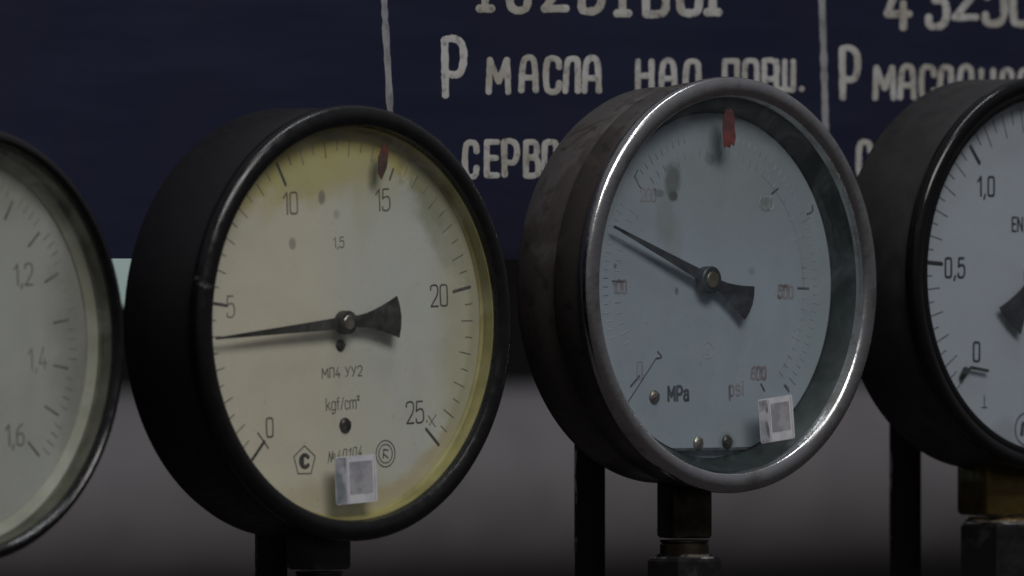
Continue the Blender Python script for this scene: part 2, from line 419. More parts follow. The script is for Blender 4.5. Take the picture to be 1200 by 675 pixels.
def worn_black_mat(name, edge=(.20, .19, .18), thr=.62, rough=.35, base=(.013, .0125, .0135), spec=.22):
    m, nt, b = new_mat(name)
    n1 = noise(nt, 34, 7, .7, dist=.6); n2 = noise(nt, 200, 4)
    w = ramp(nt, n1, thr, thr + .06)
    nt.links.new(mix(nt, w, base, edge), b.inputs['Base Color'])
    nt.links.new(ramp(nt, n2, .3, .7, rough - .08, rough + .1), b.inputs['Roughness']); b.inputs['Specular IOR Level'].default_value = spec; bump(nt, b, n1, .15)
    return m
M['worn_black'] = worn_black_mat('worn_black', (.05, .046, .044), .66, .42)
M['worn_bezel'] = worn_black_mat('worn_bezel', (.10, .092, .088), .65, .24, (.006, .0058, .0062), .4)
M['post_black'] = worn_black_mat('post_black', (.25, .24, .23), .66, .4)
M['glass'] = glass_mat('glass_pane', (.5, .5, .48), .03)
M['glass_dusty'] = glass_mat('dusty_glass_pane', (.5, .5, .45), .055, .05)
M['glass_blue'] = glass_mat('blue_glass_pane', (.45, .5, .55), .042)

def foil_mat():
    m, nt, b = new_mat('silver_foil')
    t = nt.nodes.new('ShaderNodeTexCoord')
    n = noise(nt, 130, 2, .4, t.outputs['Object']); n2 = noise(nt, 70, 2, .4, t.outputs['Object'], 2)
    c = mix(nt, ramp(nt, n, .42, .58), (.62, .61, .68), (.85, .85, .90))
    c = mix(nt, ramp(nt, n2,   .52, .62, 0, .5), c, (.20, .33, .28)); c = mix(nt, ramp(nt, n2, .44, .38, 0, .7), c, (.20, .20, .25))
    nt.links.new(c, b.inputs['Base Color']); b.inputs['Metallic'].default_value = .7; b.inputs['Roughness'].default_value = .3
    bump(nt, b, n, .5, .002)
    return m
M['foil'] = foil_mat()

def board_mat():
    m, nt, b = new_mat('navy_board_paint')
    t = nt.nodes.new('ShaderNodeTexCoord'); mp = nt.nodes.new('ShaderNodeMapping'); nt.links.new(t.outputs['Object'], mp.inputs['Vector'])
    mp.inputs['Scale'].default_value = (1, 1, 9)                       # horizontal brush marks
    n1 = noise(nt, 9, 6, .6, mp.outputs[0]); n2 = noise(nt, 14, 4, .5, t.outputs['Object']); n3 = noise(nt, 120, 5, .7, mp.outputs[0])
    c = mix(nt, ramp(nt, n1, .35, .65), (.0078, .0098, .029), (.0115, .0138, .035))
    c = mix(nt, ramp(nt, n2, .45, .7, 0, .6), c, (.0120, .0112, .028))
    c = mix(nt, ramp(nt, n3, .70, .80, 0, .2), c, (.07, .07, .085))     # scratches
    nt.links.new(c, b.inputs['Base Color'])
    b.inputs['Roughness'].default_value = .6; b.inputs['Specular IOR Level'].default_value = .25
    bump(nt, b, n1, .15)
    return m
M['board'] = board_mat()
def letter_mat():
    m, nt, b = new_mat('cream_sign_paint')
    n1 = noise(nt, 40, 6, .6); n2 = noise(nt, 210, 6, .72)
    c = mix(nt, ramp(nt, n1, .38, .62), (.45, .445, .425), (.34, .32, .275))
    c = mix(nt, ramp(nt, n2, .50, .66, 0, .75), c, (.11, .105, .11))
    nt.links.new(c, b.inputs['Base Color']); b.inputs['Roughness'].default_value = .55; bump(nt, b, n2, .2)
    return m
M['letter'] = letter_mat()
M['pipe_grey'] = simple('pipe_grey', (.215, .199, .206), .6, 0, (.175, .162, .168), 12, .35, .65, bs=.05)
M['mint'] = simple('mint_paint', (.66, .86, .80), .6, 0, (.60, .79, .73), 9, bs=.03)
M['hall_dark'] = simple('hall_dark', (.011, .010, .0095), .8, 0, (.008, .007, .007), 3, bs=0)

# ------------------------------------------------------------------ setting: layout of the row
YAW = R(45.5)
def depth_for(px):                    # depth on the row line that runs at 45 degrees through the second gauge
    X2 = (420 - 600) * S
    Y = D0
    for _ in range(30):
        X = (px - 600) * S * Y / D0
        Y = D0 + (X - X2) * math.tan(YAW)
    return Y
Nn = Vector((sin(YAW), -cos(YAW), 0)); Uu = Vector((cos(YAW), sin(YAW), 0)); Zz = Vector((0, 0, 1))

# board: parallel to the row, 0.135 m behind the rims
B0 = at(420, 379, D0) - Nn * 0.137
def on_board(px, py, off=0.0):
    d = at(px, py, 1.0); q = B0 + Nn * off
    return d * (q.dot(Nn) / d.dot(Nn))
def board_uv(px, py):
    p = on_board(px, py) - B0
    return p.dot(Uu), p.z
zb = board_uv(140, 303)[1]
bm = bmesh.new()
u0, u1 = board_uv(-160, 0)[0], board_uv(1500, 0)[0]
zt = board_uv(600, -190)[1]
prism = [(u0, zb), (u1, zb), (u1, zt), (u0, zt)]
plate(bm, prism, 0.0, 0.004, .0006)
board = empty('sign_board', B0, YAW)
tag(board, 'dark navy board hand lettered in cream paint behind the gauges', 'sign')
mesh_obj('panel', bm, M['board'], board, smooth=False)

def paint(lines_px, hw_px, name, jit=.10, dens=4.0, mat='letter'):
    """brush strokes given where they lie on the board"""
    bm = bmesh.new()
    k = S * 1.03
    for l in lines_px:
        def onto(u, v, h):
            b_ = board_uv(u, v); return Vector((b_[0], -.0001 + h, b_[1]))
        sweep(bm, l, hw_px * .9, .00007, onto, 8, jit, dens)
    return mesh_obj(name, bm, M[mat], board)
def word(txt, xs, base, top, wpx, hw, name='lettering', slant=0.0):
    """each letter starts at its own x, as the painter spaced them"""
    ls = []
    for ch, x in zip(txt, xs):
        w, gl = glyph_lines(ch)
        h = base - top
        jx, jy = random.uniform(-.6, .6), random.uniform(-1.0, 1.0)
        for l in gl: ls.append([(x + jx + p[0] / w * wpx * (w / .46) + slant * p[1] * h, base + jy - p[1] * h) for p in l])
    return paint(ls, hw, name)
word('IСZЗ', (561, 596, 637, 682), 12, -48, 25, 5.2, 'lettering')
word('IВОI', (722, 757, 796, 828), 16, -44, 24, 5.2, 'lettering')
word('4', (1040,), 32, -25, 27, 4.8); word('З', (1088,), 30, -25, 22, 4.8); word('Z', (1118,), 22, -30, 25, 4.6)
word('5', (1155,), 28, -28, 22, 4.8); word('О', (1187,), 28, -28, 22, 4.8)
word('Р', (521,), 112, 47, 22, 4.8)
word('МАСЛА', (572, 611, 640, 662, 685), 107, 69, 17, 4.0)
word('НАД', (748, 775, 803), 106, 72, 16, 3.8)
word('ПОРШ.', (849, 873, 895, 910, 938), 106, 72, 15, 3.6)
word('Р', (987,), 114, 57, 18, 4.4)
word('МАСЛА', (1025, 1055, 1080, 1101, 1124), 115, 79, 16, 3.8)
word('НАД', (1150, 1173, 1194), 114, 82, 14, 3.6)
word('СЕРВО', (545, 570, 591, 616, 638), 206, 167, 15, 3.9)
word('СЕРВО', (1006, 1032, 1056, 1080, 1104), 206, 167, 15, 3.9)
paint([[(448, -60), (450, 0), (452, 40), (455, 90), (458, 150), (461, 220), (464, 290)]], 4.2, 'divider_stripe', .2, 7, 'white_paint')
paint([[(962, -60), (963, 0), (965, 60), (967, 140), (970, 220), (973, 290)]], 4.4, 'divider_stripe', .2, 7, 'white_paint')

# grey pipe running behind the stems, below the board
PB = at(600, 568, 8.0)
bm = bmesh.new()
pr = 0.088
seg = 96
ra = [bm.verts.new((-2.4, pr * cos(2 * pi * i / seg), pr * sin(2 * pi * i / seg))) for i in range(seg)]
rb = [bm.verts.new((2.4, pr * cos(2 * pi * i / seg), pr * sin(2 * pi * i / seg))) for i in range(seg)]
for i in range(seg): bm.faces.new((ra[i], ra[(i + 1) % seg], rb[(i + 1) % seg], rb[i]))
bm.faces.new(ra); bm.faces.new(rb[::-1])
o = mesh_obj('pipe', bm, M['pipe_grey'], None, PB); o.rotation_euler = (0, 0, YAW)
tag(o, 'thick grey painted pipe running level behind the gauge stems', 'pipe')

# mint cabinet behind the board, seen in the gap at the left
bm = bmesh.new()
c0 = at(150, 330, 4.25)
prism_v(bm, [(-.05, 0), (.05, 0), (.05, .06), (-.05, .06)], -.012, .20, .002)
o = mesh_obj('cabinet', bm, M['mint'], None, (c0.x - .02, c0.y, c0.z)); o.rotation_euler = (0, 0, YAW)
tag(o, 'pale mint green cabinet glimpsed in the gap under the board at left', 'cabinet')

# dark wall far behind
bm = bmesh.new()
plate(bm, [(-6, -4), (16, -4), (16, 4), (-6, 4)], 0, .1)
o = mesh_obj('wall', bm, M['hall_dark'], None, B0 - Nn * 6.0, smooth=False); o.rotation_euler = (0, 0, YAW)
tag(o, 'dark brown wall in shadow behind the board', 'wall', kind='structure')

# ------------------------------------------------------------------ gauges
def gauge(px, py, Y, ratio, label, spec):
    """returns (root, k, part) ; local frame: x right in the dial plane, -y out of the face, z up; origin of the parts = rim centre"""
    k = S * Y / D0
    phi = math.atan((px - 600) * S / D0)
    yaw = math.acos(ratio) - phi
    c = at(px, py, Y)
    zs, ys = spec['stem_bottom'], spec['stem_y']
    root = empty('pressure_gauge', (0, 0, 0), yaw)
    rot = Matrix.Rotation(yaw, 3, 'Z')
    base = Vector((0, ys * k, zs * k))
    root.location = c + rot @ base
    tag(root, label, 'pressure gauge', 'round pressure gauges in a row')
    off = -base
    return root, k, off, yaw, c

def ring_part(name, prof, k, mat, root, off, seg=160, closed=True):
    bm = bmesh.new(); lathe(bm, [(r * k, y * k) for r, y in prof], seg, closed=closed)
    return mesh_obj(name, bm, M[mat], root, off, sharp=40)

def arc_out(r, a0, a1, n=60): return [(r * cos(a0 + (a1 - a0) * i / n), r * sin(a0 + (a1 - a0) * i / n)) for i in range(n + 1)]

def marks(parent, k, yd, lines, hw, mat, name='print', ht=.35):
    if name == 'scale_mark' and 1 < len(lines) <= 8:
        for l in lines: marks(parent, k, yd, [l], hw, mat, name, ht)
        return
    bm = bmesh.new()
    for l in lines:
        if name == 'scale_mark' and len(l) > 2: l = chaikin([tuple(p_) for p_ in l], 4)
        sweep(bm, l, hw, ht, lambda u, v, h: Vector((u * k, (yd - .05 + h) * k, v * k)), 6)
    return mesh_obj(name, bm, M[mat], parent)

def rot2(p, a): return (p[0] * cos(a) - p[1] * sin(a), p[0] * sin(a) + p[1] * cos(a))
def place(lines, c, a=0.0): return [[(c[0] + rot2(p, a)[0], c[1] + rot2(p, a)[1]) for p in l] for l in lines]
def radial(r0, r1, deg, c=(0, 0)):
    a = R(deg); return [(c[0] + r0 * cos(a), c[1] + r0 * sin(a)), (c[0] + r1 * cos(a), c[1] + r1 * sin(a))]
def circ(c, r, n=40): return [(c[0] + r * cos(2 * pi * i / n), c[1] + r * sin(2 * pi * i / n)) for i in range(n + 1)]

def pointer(root, off, k, y0, y1, tip, tail, tail_hw, hub_r, mat, hubmat, c, neck=7, tip_hw=1.2, arc=5, hubh=7):
    """tapered needle with a flared counterweight"""
    c = Vector(c); tip = Vector(tip); tail = Vector(tail)
    d = (tip - c).normalized(); n = Vector((-d.y, d.x)); L = (tip - c).length; T = (tail - c).length
    e = (tail - c).normalized(); en = Vector((-e.y, e.x))
    pts = [tip + n * tip_hw, c + d * L * .45 + n * (neck * .55 + tip_hw * .3), c + n * neck]
    pts2 = [tip - n * tip_hw, c + d * L * .45 - n * (neck * .55 + tip_hw * .3), c - n * neck]
    # en is -n when straight: build the flare so that the outline stays one loop
    fl = []
    for t in (.25, .4, .55, .7, .85, 1.0):
        fl.append((t, neck * .95 + (tail_hw - neck) * max(0, (t - .25) / .75) ** 1.5))
    left = [c + e * T * t - en * w for t, w in fl]
    right = [c + e * T * t + en * w for t, w in fl]
    endc = [tail + e * arc * .7 - en * tail_hw * .5, tail + e * arc, tail + e * arc * .7 + en * tail_hw * .5]
    out = pts + left + endc + right[::-1] + pts2[::-1]
    bm = bmesh.new()
    plate(bm, [(p.x * k, p.y * k) for p in out], y0 * k, y1 * k)
    o = mesh_obj('pointer', bm, M[mat], root, off, smooth=False)
    bm = bmesh.new()
    lathe(bm, [(0, (y0 - hubh) * k), (hub_r * .55 * k, (y0 - hubh) * k), (hub_r * .62 * k, (y0 - hubh + 1) * k), (hub_r * .62 * k, (y0 - hubh * .5) * k),
               ], 40, (c.x * k, c.y * k))
    h = mesh_obj('hub_pin', bm, M[hubmat], o)
    bm = bmesh.new()
    lathe(bm, [(hub_r * .45 * k, (y0 - hubh * .7) * k), (hub_r * .9 * k, (y0 - hubh * .7) * k), (hub_r * k, (y0 - hubh * .5) * k), (hub_r * k, (y1 + 6) * k), (hub_r * .5 * k, (y1 + 6) * k)], 40, (c.x * k, c.y * k), closed=False)
    mesh_obj('hub', bm, M[mat], o)
    return o

def screw(root_dial, k, c, r, yd, mat='dark_metal', slot=.7):
    bm = bmesh.new()
    lathe(bm, [(0, (yd - r * .45) * k), (r * .5 * k, (yd - r * .42) * k), (r * .85 * k, (yd - r * .25) * k), (r * k, yd * k), (r * k, (yd + 2) * k)], 28, (c[0] * k, c[1] * k))
    o = mesh_obj('screw', bm, M[mat], root_dial)
    bm = bmesh.new()
    sweep(bm, [(c[0] - r * .7 * cos(slot), c[1] - r * .7 * sin(slot)), (c[0] + r * .7 * cos(slot), c[1] + r * .7 * sin(slot))], r * .12, .6,
          lambda u, v, h: Vector((u * k, (yd - r * .42 + h * .5) * k, v * k)), 6)
    mesh_obj('slot', bm, M['ink_dark'], root_dial)
    return o

def sticker(root, off, k, cx, cz, w, h, yg, ang):
    """white label with a silver strip stuck on the outside of the glass"""
    bm = bmesh.new()
    pts = rounded([rot2(p, ang) for p in [(-w / 2, -h / 2), (w / 2, -h / 2), (w / 2, h / 2), (-w / 2, h / 2)]], 3)
    plate(bm, [((cx + p[0]) * k, (cz + p[1]) * k) for p in pts], (yg - .45) * k, (yg - .1) * k)
    o = mesh_obj('sticker', bm, M['sticker_white'], root, off, smooth=False)
    o['label'] = 'white sticker with a silver foil strip and a grey printed field'
    bm = bmesh.new()
    f0, f1 = -w / 2 + .5, -w / 2 + w * .27
    pts = [rot2(p, ang) for p in [(f0, -h / 2 + 1), (f1, -h / 2 + 1), (f1, h / 2 - 1), (f0, h / 2 - 1)]]
    plate(bm, [((cx + p[0]) * k, (cz + p[1]) * k) for p in pts], (yg - .75) * k, (yg - .47) * k)
    mesh_obj('foil_strip', bm, M['foil'], o, smooth=False)
    bm = bmesh.new()
    for x in (f1 + 2.2, w / 2 - 3.0):
        sweep(bm, [rot2(p, ang) for p in [(x, -h / 2 + 2), (x, h / 2 - 2)]], .5, .2, lambda u, v, hh: Vector(((cx + u) * k, (yg - .5 + hh) * k, (cz + v) * k)), 6)
    mesh_obj('printed_line', bm, M['ink_faded'], o)
    bm = bmesh.new()                                      # plain grey printed field
    g0, g1 = f1 + 5, w / 2 - 6.5
    pts = [rot2(p, ang) for p in [(g0, -h / 2 + 11), (g1, -h / 2 + 11), (g1, h / 2 - 7), (g0, h / 2 - 7)]]
    plate(bm, [((cx + p[0]) * k, (cz + p[1]) * k) for p in pts], (yg - .7) * k, (yg - .47) * k)
    mesh_obj('printed_field', bm, M['field_grey'], o, smooth=False)
    return o

def pt_on(px, py, cx, cy, ratio, depth):
    """dial-plane coordinates (u,v) of a feature seen at a pixel, at 'depth' px behind the rim centre"""
    s = math.sqrt(1 - ratio * ratio)
    return ((px - (cx - s * depth)) / ratio, cy - py)

# ================= gauge: yellowed dial (0 - 25) ============================================
cx, cy, ra = 422, 379, .722
zd, yg = 30, 9
root, k, off, yaw, c = gauge(cx, cy, D0, ra, 'black cased gauge with a yellowed dial numbered up to 25', dict(stem_bottom=-292, stem_y=70))
def q(px, py, dep=zd): return pt_on(px, py, cx, cy, ra, dep)
ring_part('case', [(251, 8), (253, 12), (253.5, 128), (250, 136), (238, 140), (0, 140)], k, 'worn_black', root, off, closed=False)
ring_part('bezel', [(231, 9), (233, 3), (238, 0), (246, 0), (252, 2.5), (255.5, 7), (255.5, 17), (254, 19), (251.5, 19), (251, 11), (231, 11)], k, 'worn_bezel', root, off)
ring_part('inner_wall', [(231, 11.5), (231, zd + 2), (226, zd + 2), (226, zd - 1.2), (229.6, zd - 3), (229.6, 11.5)], k, 'cream_wall', root, off)
bm = bmesh.new(); lathe(bm, [(0, yg * k), (230.8 * k, yg * k), (230.8 * k, (yg + 1.8) * k), (0, (yg + 1.8) * k)], 96)
mesh_obj('glass', bm, M['glass_dusty'], root, off)
dm = dial_mat('yellowed_dial', k, (.525, .515, .47), (.575, .525, .42), (.17, .16, .12),
   [(q(377, 231), (5.5, 8), .75), (q(343, 286), (5, 6), .6), (q(394, 251), (5, 6), .35), (q(385, 157), (26, 7), .55), (q(360, 162), (20, 6), .3)],
   [((.62, .545, .42), (-110, 0), (140, 260), .6, .75),
    ((.47, .41, .17), (0, 232), (250, 75), .35, .85),
    ((.45, .39, .15), (-70, 178), (150, 30), .5, .6),
    ((.45, .39, .16), q(424, 222), (14, 70), .5, .7),
    ((.46, .41, .20), q(448, 195), (30, 70), .5, .5),
    ((.505, .50, .47), (80, 70), (90, 150), .7, .7),  # cool patch: diagonal glare of the glass painted into the dial
    ((.27, .27, .20), q(505, 225), (34, 36), .5, .6),
    ((.30, .29, .21), q(512, 262), (20, 28), .4, .45),
    ((.38, .34, .18), (200, 0), (36, 240), .5, .5),
    ((.42, .35, .22), (40, -212), (190, 26), .5, .55)],
   arcs=[((.46, .38, .10), 222, 26, 95, 52, .9), ((.50, .44, .20), 190, 24, 102, 34, .6), ((.22, .22, .15), 212, 20, 48, 14, .7), ((.30, .29, .22), 196, 22, 34, 16, .55), ((.33, .30, .2), 222, 14, 0, 60, .6), ((.46, .36, .20), 218, 16, -62, 26, .6)])
bm = bmesh.new(); lathe(bm, [(0, zd * k), (226 * k, zd * k), (226 * k, (zd + 2) * k), (0, (zd + 2) * k)], 128)
dial = mesh_obj('dial', bm, dm, root, off)
DC = (0, 0)
rt = 2.5
major, minor_a, faint = [], [], []
for i in range(0, 51):
    deg = 225 - 270 * i / 50 + rt
    if i == 30: marks_15 = radial(186, 200, deg)
    elif i % 10 == 0: major.append(radial(186, 214, deg))
    elif 0 < i < 50:
        l = radial(196 if i % 2 == 0 else 203, 214, deg)
        (faint if (12 <= i <= 31 and i % 3 != 0) or 44 <= i <= 47 else minor_a).append(l)
marks(dial, k, zd, major, 2.0, 'ink', 'scale_mark')
marks(dial, k, zd, minor_a, .8, 'ink_brown', 'scale_mark')
marks(dial, k, zd, faint, .8, 'ink_grey', 'scale_mark')
marks(dial, k, zd, [marks_15], 1.6, 'ink_brown', 'scale_mark')
rr = R(rt)
for t, p, h, mt in (('0', (317, 511), 22, 'ink'), ('5', (272, 371), 24, 'ink_grey'), ('10', (341, 251), 25, 'ink_brown'), ('15', (449, 246), 25, 'ink_brown'), ('20', (516, 359), 25, 'ink'), ('25.', (490, 497), 25, 'ink')):
    marks(dial, k, zd, place(text_lines(t, h, 1.05), q(*p), rr), 1.15, mt, 'numeral')
marks(dial, k, zd, place(text_lines('1,5', 12, 1.2), q(397, 290), rr), .75, 'ink_brown', 'lettering')
marks(dial, k, zd, place(text_lines('МП4 УУ2', 11.5, 1.32, .20), q(401, 442), rr), .75, 'ink', 'lettering')
marks(dial, k, zd, place(text_lines('kgf/cm²', 14, 1.25, .13), q(402, 480), rr), .75, 'ink', 'lettering')
marks(dial, k, zd, place([[(x + .3 * y, y) for x, y in l] for l in text_lines('№40104', 12, 1.05, .30)], q(404, 539), R(7)), .7, 'ink', 'lettering')
pc = q(357, 540)
pent = [(pc[0] + 18 * sin(2 * pi * i / 5), pc[1] + 18 * cos(2 * pi * i / 5)) for i in range(6)]
marks(dial, k, zd, [pent], .8, 'ink', 'emblem')
marks(dial, k, zd, [[(pc[0] + .5 + 7 * cos(a), pc[1] + 7 * sin(a)) for a in [R(40 + 280 * i / 20) for i in range(21)]], [(pc[0] - 3, pc[1] - 4), (pc[0] - 3.5, pc[1] + 4)]], 2.6, 'ink', 'emblem')
pc = q(452, 533)
marks(dial, k, zd, [circ(pc, 15.5), circ(pc, 11)], .8, 'ink', 'emblem')
marks(dial, k, zd, [[(pc[0] - 4, pc[1] - 5), (pc[0] - 3, pc[1] + 5), (pc[0] + 4, pc[1] + 4)], [(pc[0] - 2, pc[1] - 1), (pc[0] + 4, pc[1] - 5)]], 1.0, 'ink', 'emblem')
# stop pin line at zero and the small scratched mark by the end of the scale
marks(dial, k, zd, [[q(301, 531), q(296, 536)], [q(303, 506), q(315, 524)]], 1.0, 'ink', 'scale_mark')
marks(dial, k, zd, [[q(503, 489), q(511, 502)], [q(512, 488), q(504, 500)]], .8, 'ink_brown', 'scale_mark')
screw(dial, k, q(405, 499, zd - 1), 9.5, zd, 'dark_metal', .6)
pointer(root, off, k, 14.5, 16.5, q(256, 396, 15), q(467, 371.5, 15), 25, 14, 'pointer_black', 'hub_metal', q(407, 378, 15), neck=7.5, hubh=4)
screw(dial, k, q(401, 405, zd - 3), 7.5, zd, 'dark_metal', .2)
# dark red arrow-shaped pointer setter on the glass
bm = bmesh.new()
plate(bm, [((p[0]) * k, (p[1]) * k) for p in [q(*p_, yg) for p_ in [(452, 166), (457, 178), (455, 196), (449, 210), (445, 203), (445, 184)]]], (yg + 2.0) * k, (yg + 3.2) * k)
mesh_obj('red_marker', bm, M['red_dark'], root, off, smooth=False)
sc_ = q(417, 562, yg)
sticker(root, off, k, sc_[0], sc_[1], 67, 56, yg, R(3))
# stem
bm = bmesh.new()
prism_v(bm, rounded([(-31 * k, (70 - 24) * k), (31 * k, (70 - 24) * k), (31 * k, (70 + 24) * k), (-31 * k, (70 + 24) * k)], 5 * k, 3), -290 * k, -240 * k, 3 * k)
mesh_obj('stem', bm, M['black_dull'], root, off, sharp=50)
G2 = (root, k, yaw, c)

# ================= gauge: steel case, blue-grey dial (MPa / psi) =============================
cx, cy, ra = 861, 334, .70
Y3 = depth_for(cx); zd, yg = 38, 9
root, k, off, yaw, c = gauge(cx, cy, Y3, ra, 'steel cased gauge with polished rim and pale blue MPa dial', dict(stem_bottom=-300, stem_y=83))
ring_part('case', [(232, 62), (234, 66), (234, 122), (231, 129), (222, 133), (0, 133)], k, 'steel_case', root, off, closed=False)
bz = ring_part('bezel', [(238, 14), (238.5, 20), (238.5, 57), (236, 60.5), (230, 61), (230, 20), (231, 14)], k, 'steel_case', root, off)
prof = [(219.5, 14), (219, 10), (220.3, 6.5)]
for i in range(15):
    a = pi - pi * i / 14
    prof.append((232.3 + 11.4 * cos(a), 4.5 - 6.5 * sin(a) ** .8 if 0 < i < 14 else 4.5))
prof += [(244.2, 7), (244.2, 11), (242.8, 14), (240, 16), (236, 16.5), (225, 16.5)]
rim = ring_part('rim', prof, k, 'chrome', root, off, 192)
ring_part('inner_wall', [(221.5, 12), (221.5, zd + 14), (204, zd + 14), (203, zd + 3), (205, zd - 4), (219.6, 12)], k, 'teal_wall', root, off)
bm = bmesh.new(); lathe(bm, [(0, yg * k), (218 * k, yg * k), (218 * k, (yg + 2) * k), (0, (yg + 2) * k)], 96)
mesh_obj('glass', bm, M['glass_blue'], root, off)
dm = dial_mat('blue_grey_dial', k, (.345, .385, .425), (.325, .355, .385), (.13, .135, .12),
   [(q(0, 0), (1, 1), 0)],
   [], mottling=.6) if False else None
def q(px, py, dep=zd): return pt_on(px, py, cx, cy, ra, dep)
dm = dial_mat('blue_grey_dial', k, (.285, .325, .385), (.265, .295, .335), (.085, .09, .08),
   [(q(788, 211), (13, 20), .75), (q(789, 230), (8, 6), .95), (q(772, 227), (9, 5), .6), (q(832, 186), (9, 7), .45), (q(898, 238), (11, 9), .5), (q(881, 318), (6, 5), .3),
    (q(793, 341), (3, 4), .7), (q(722, 312), (2.5, 3), .7), (q(852, 519), (13, 11), .5)],
   [((.19, .205, .20), q(779, 258), (16, 30), .35, .65), ((.22, .235, .235), q(790, 290), (14, 44), .4, .5), ((.26, .285, .31), q(740, 240), (50, 60), .6, .5), ((.215, .23, .235), q(880, 205), (110, 90), .6, .5),  # last entry paints shade over the upper right of the dial
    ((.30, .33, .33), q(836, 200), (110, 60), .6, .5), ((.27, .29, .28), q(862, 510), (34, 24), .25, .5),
    ((.31, .355, .41), (60, -60), (120, 120), .7, .5), ((.27, .31, .31), q(955, 330), (24, 160), .5, .5)])
chord = -191
a0 = math.asin(chord / 202)
outl = arc_out(202, a0, pi - a0, 110)
bm = bmesh.new(); plate(bm, [(u * k, v * k) for u, v in outl], zd * k, (zd + 2.2) * k)
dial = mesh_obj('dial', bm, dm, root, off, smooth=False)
bm = bmesh.new(); lathe(bm, [(0, (zd + 9) * k), (203.5 * k, (zd + 9) * k), (203.5 * k, (zd + 11) * k), (0, (zd + 11) * k)], 96)
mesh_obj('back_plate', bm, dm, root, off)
bm = bmesh.new(); plate(bm, [(-62 * k, -194 * k), (62 * k, -194 * k), (62 * k, -191.1 * k), (-62 * k, -191.1 * k)], (zd - .3) * k, (zd + 4) * k)
mesh_obj('edge_shade', bm, M['ink_slate'], dial, smooth=False)  # dark strip painted in for the shade below the cut edge
rt = -1.5; rr = R(rt)
maj, mn, outer = [], [], []
for i in range(0, 61):
    deg = 225 - 270 * i / 60 + rt
    if i % 10 == 0:
        if i in (10, 50): maj.append(radial(146, 164, deg))
    elif 20 < i < 60 or 3 < i < 18: mn.append(radial(153 if i % 5 else 147, 161, deg))
for i in range(0, 84):
    deg = 225 - 270 * i / 82 + rt
    if 26 < i < 82 or 6 < i < 24: outer.append(radial(172, 172 + (12 if i % 10 == 0 else 7), deg))
marks(dial, k, zd, maj, 1.5, 'ink_slate', 'scale_mark')
marks(dial, k, zd, mn, .75, 'ink_ghost', 'scale_mark'); marks(dial, k, zd, outer, .75, 'ink_ghost', 'scale_mark')
marks(dial, k, zd, [[(155 * cos(R(a)), 155 * sin(R(a))) for a in range(-44, 60, 4)]], .5, 'ink_ghost', 'scale_mark')
for t, p, h, mt, hw in (('0', (750, 443), 20, 'ink_red_brown', 1.3), ('100', (727, 343), 14, 'ink_red_brown', 1.8), ('200', (760, 236), 14, 'ink_red_brown', 1.3), ('400', (898, 244), 14, 'ink_faded', 1.3), ('500', (921, 349), 14, 'ink_red_brown', 2.0), ('600', (889, 445), 14, 'ink_red_brown', 1.9)):
    marks(dial, k, zd, place(text_lines(t, h, 1.0, .2), q(*p), rr), hw, mt, 'numeral')
marks(dial, k, zd, place(text_lines('MPa', 16, 1.12, .24), q(795, 469), R(1)), 2.0, 'ink_slate', 'lettering')
marks(dial, k, zd, place(text_lines('psi', 17, 1.1, .24), q(863, 464), R(2)), 1.7, 'ink_red_brown', 'lettering')
pc = q(829, 411); marks(dial, k, zd, [circ(pc, 9.5)] + place(text_lines('16', 8, 1.1), (pc[0], pc[1] - 4)), .7, 'ink_faded', 'emblem')
marks(dial, k, zd, [[q(737, 470), q(769, 420)]], .9, 'ink_slate', 'scale_mark')
marks(dial, k, zd, [[q(769, 420), q(777, 419), q(771, 412)]], 1.2, 'ink_slate', 'scale_mark')
marks(dial, k, zd, [[q(740, 452), q(750, 440)]], 1.4, 'ink_slate', 'scale_mark')
marks(dial, k, zd, [[q(892, 451), q(896, 459)], [q(920, 453), q(925, 460)], [q(905, 226), q(912, 220)], [q(947, 250), q(954, 247), q(953, 240)]], 1.4, 'ink_slate', 'scale_mark')
marks(dial, k, zd, [[q(744, 207), q(750, 219), q(753, 222)], [q(748, 200), q(745, 207)]], .8, 'ink_slate', 'scratch')
screw(dial, k, q(767, 465), 8.5, zd, 'hub_metal', .5)
screw(dial, k, q(818, 520), 8.5, zd, 'hub_metal', .9); screw(dial, k, q(852, 519), 8.5, zd, 'dark_metal', .2)
pointer(root, off, k, 25, 27, q(722, 266, 25), q(879, 355, 25), 21.5, 16, 'pointer_navy', 'dim_brass', q(832, 328, 25), neck=7, hubh=6)
mk = [q(*p_, yg) for p_ in [(853, 127), (856, 129), (858, 126), (861.5, 131), (863, 140), (862.5, 150), (864, 160), (862, 171), (859, 168), (857, 173), (853, 171), (851, 173), (850, 160), (849, 150), (850, 136)]]
bm = bmesh.new(); plate(bm, [(p[0] * k, p[1] * k) for p in mk], (yg + 2.2) * k, (yg + 3.4) * k)
mesh_obj('red_marker', bm, M['red_paint'], root, off, smooth=False)
sc_ = q(910, 492, yg)
sticker(root, off, k, sc_[0], sc_[1], 58, 52, yg, R(6))
bm = bmesh.new()
prism_v(bm, rounded([rot2(p, R(-20)) for p in [(-25 * k, -25 * k), (25 * k, -25 * k), (25 * k, 25 * k), (-25 * k, 25 * k)]], 4 * k, 3), -298 * k, -222 * k, 3 * k)
for v in bm.verts: v.co.y += 83 * k
mesh_obj('stem', bm, M['stem_steel'], root, off, sharp=50)
G3 = (root, k, yaw, c)

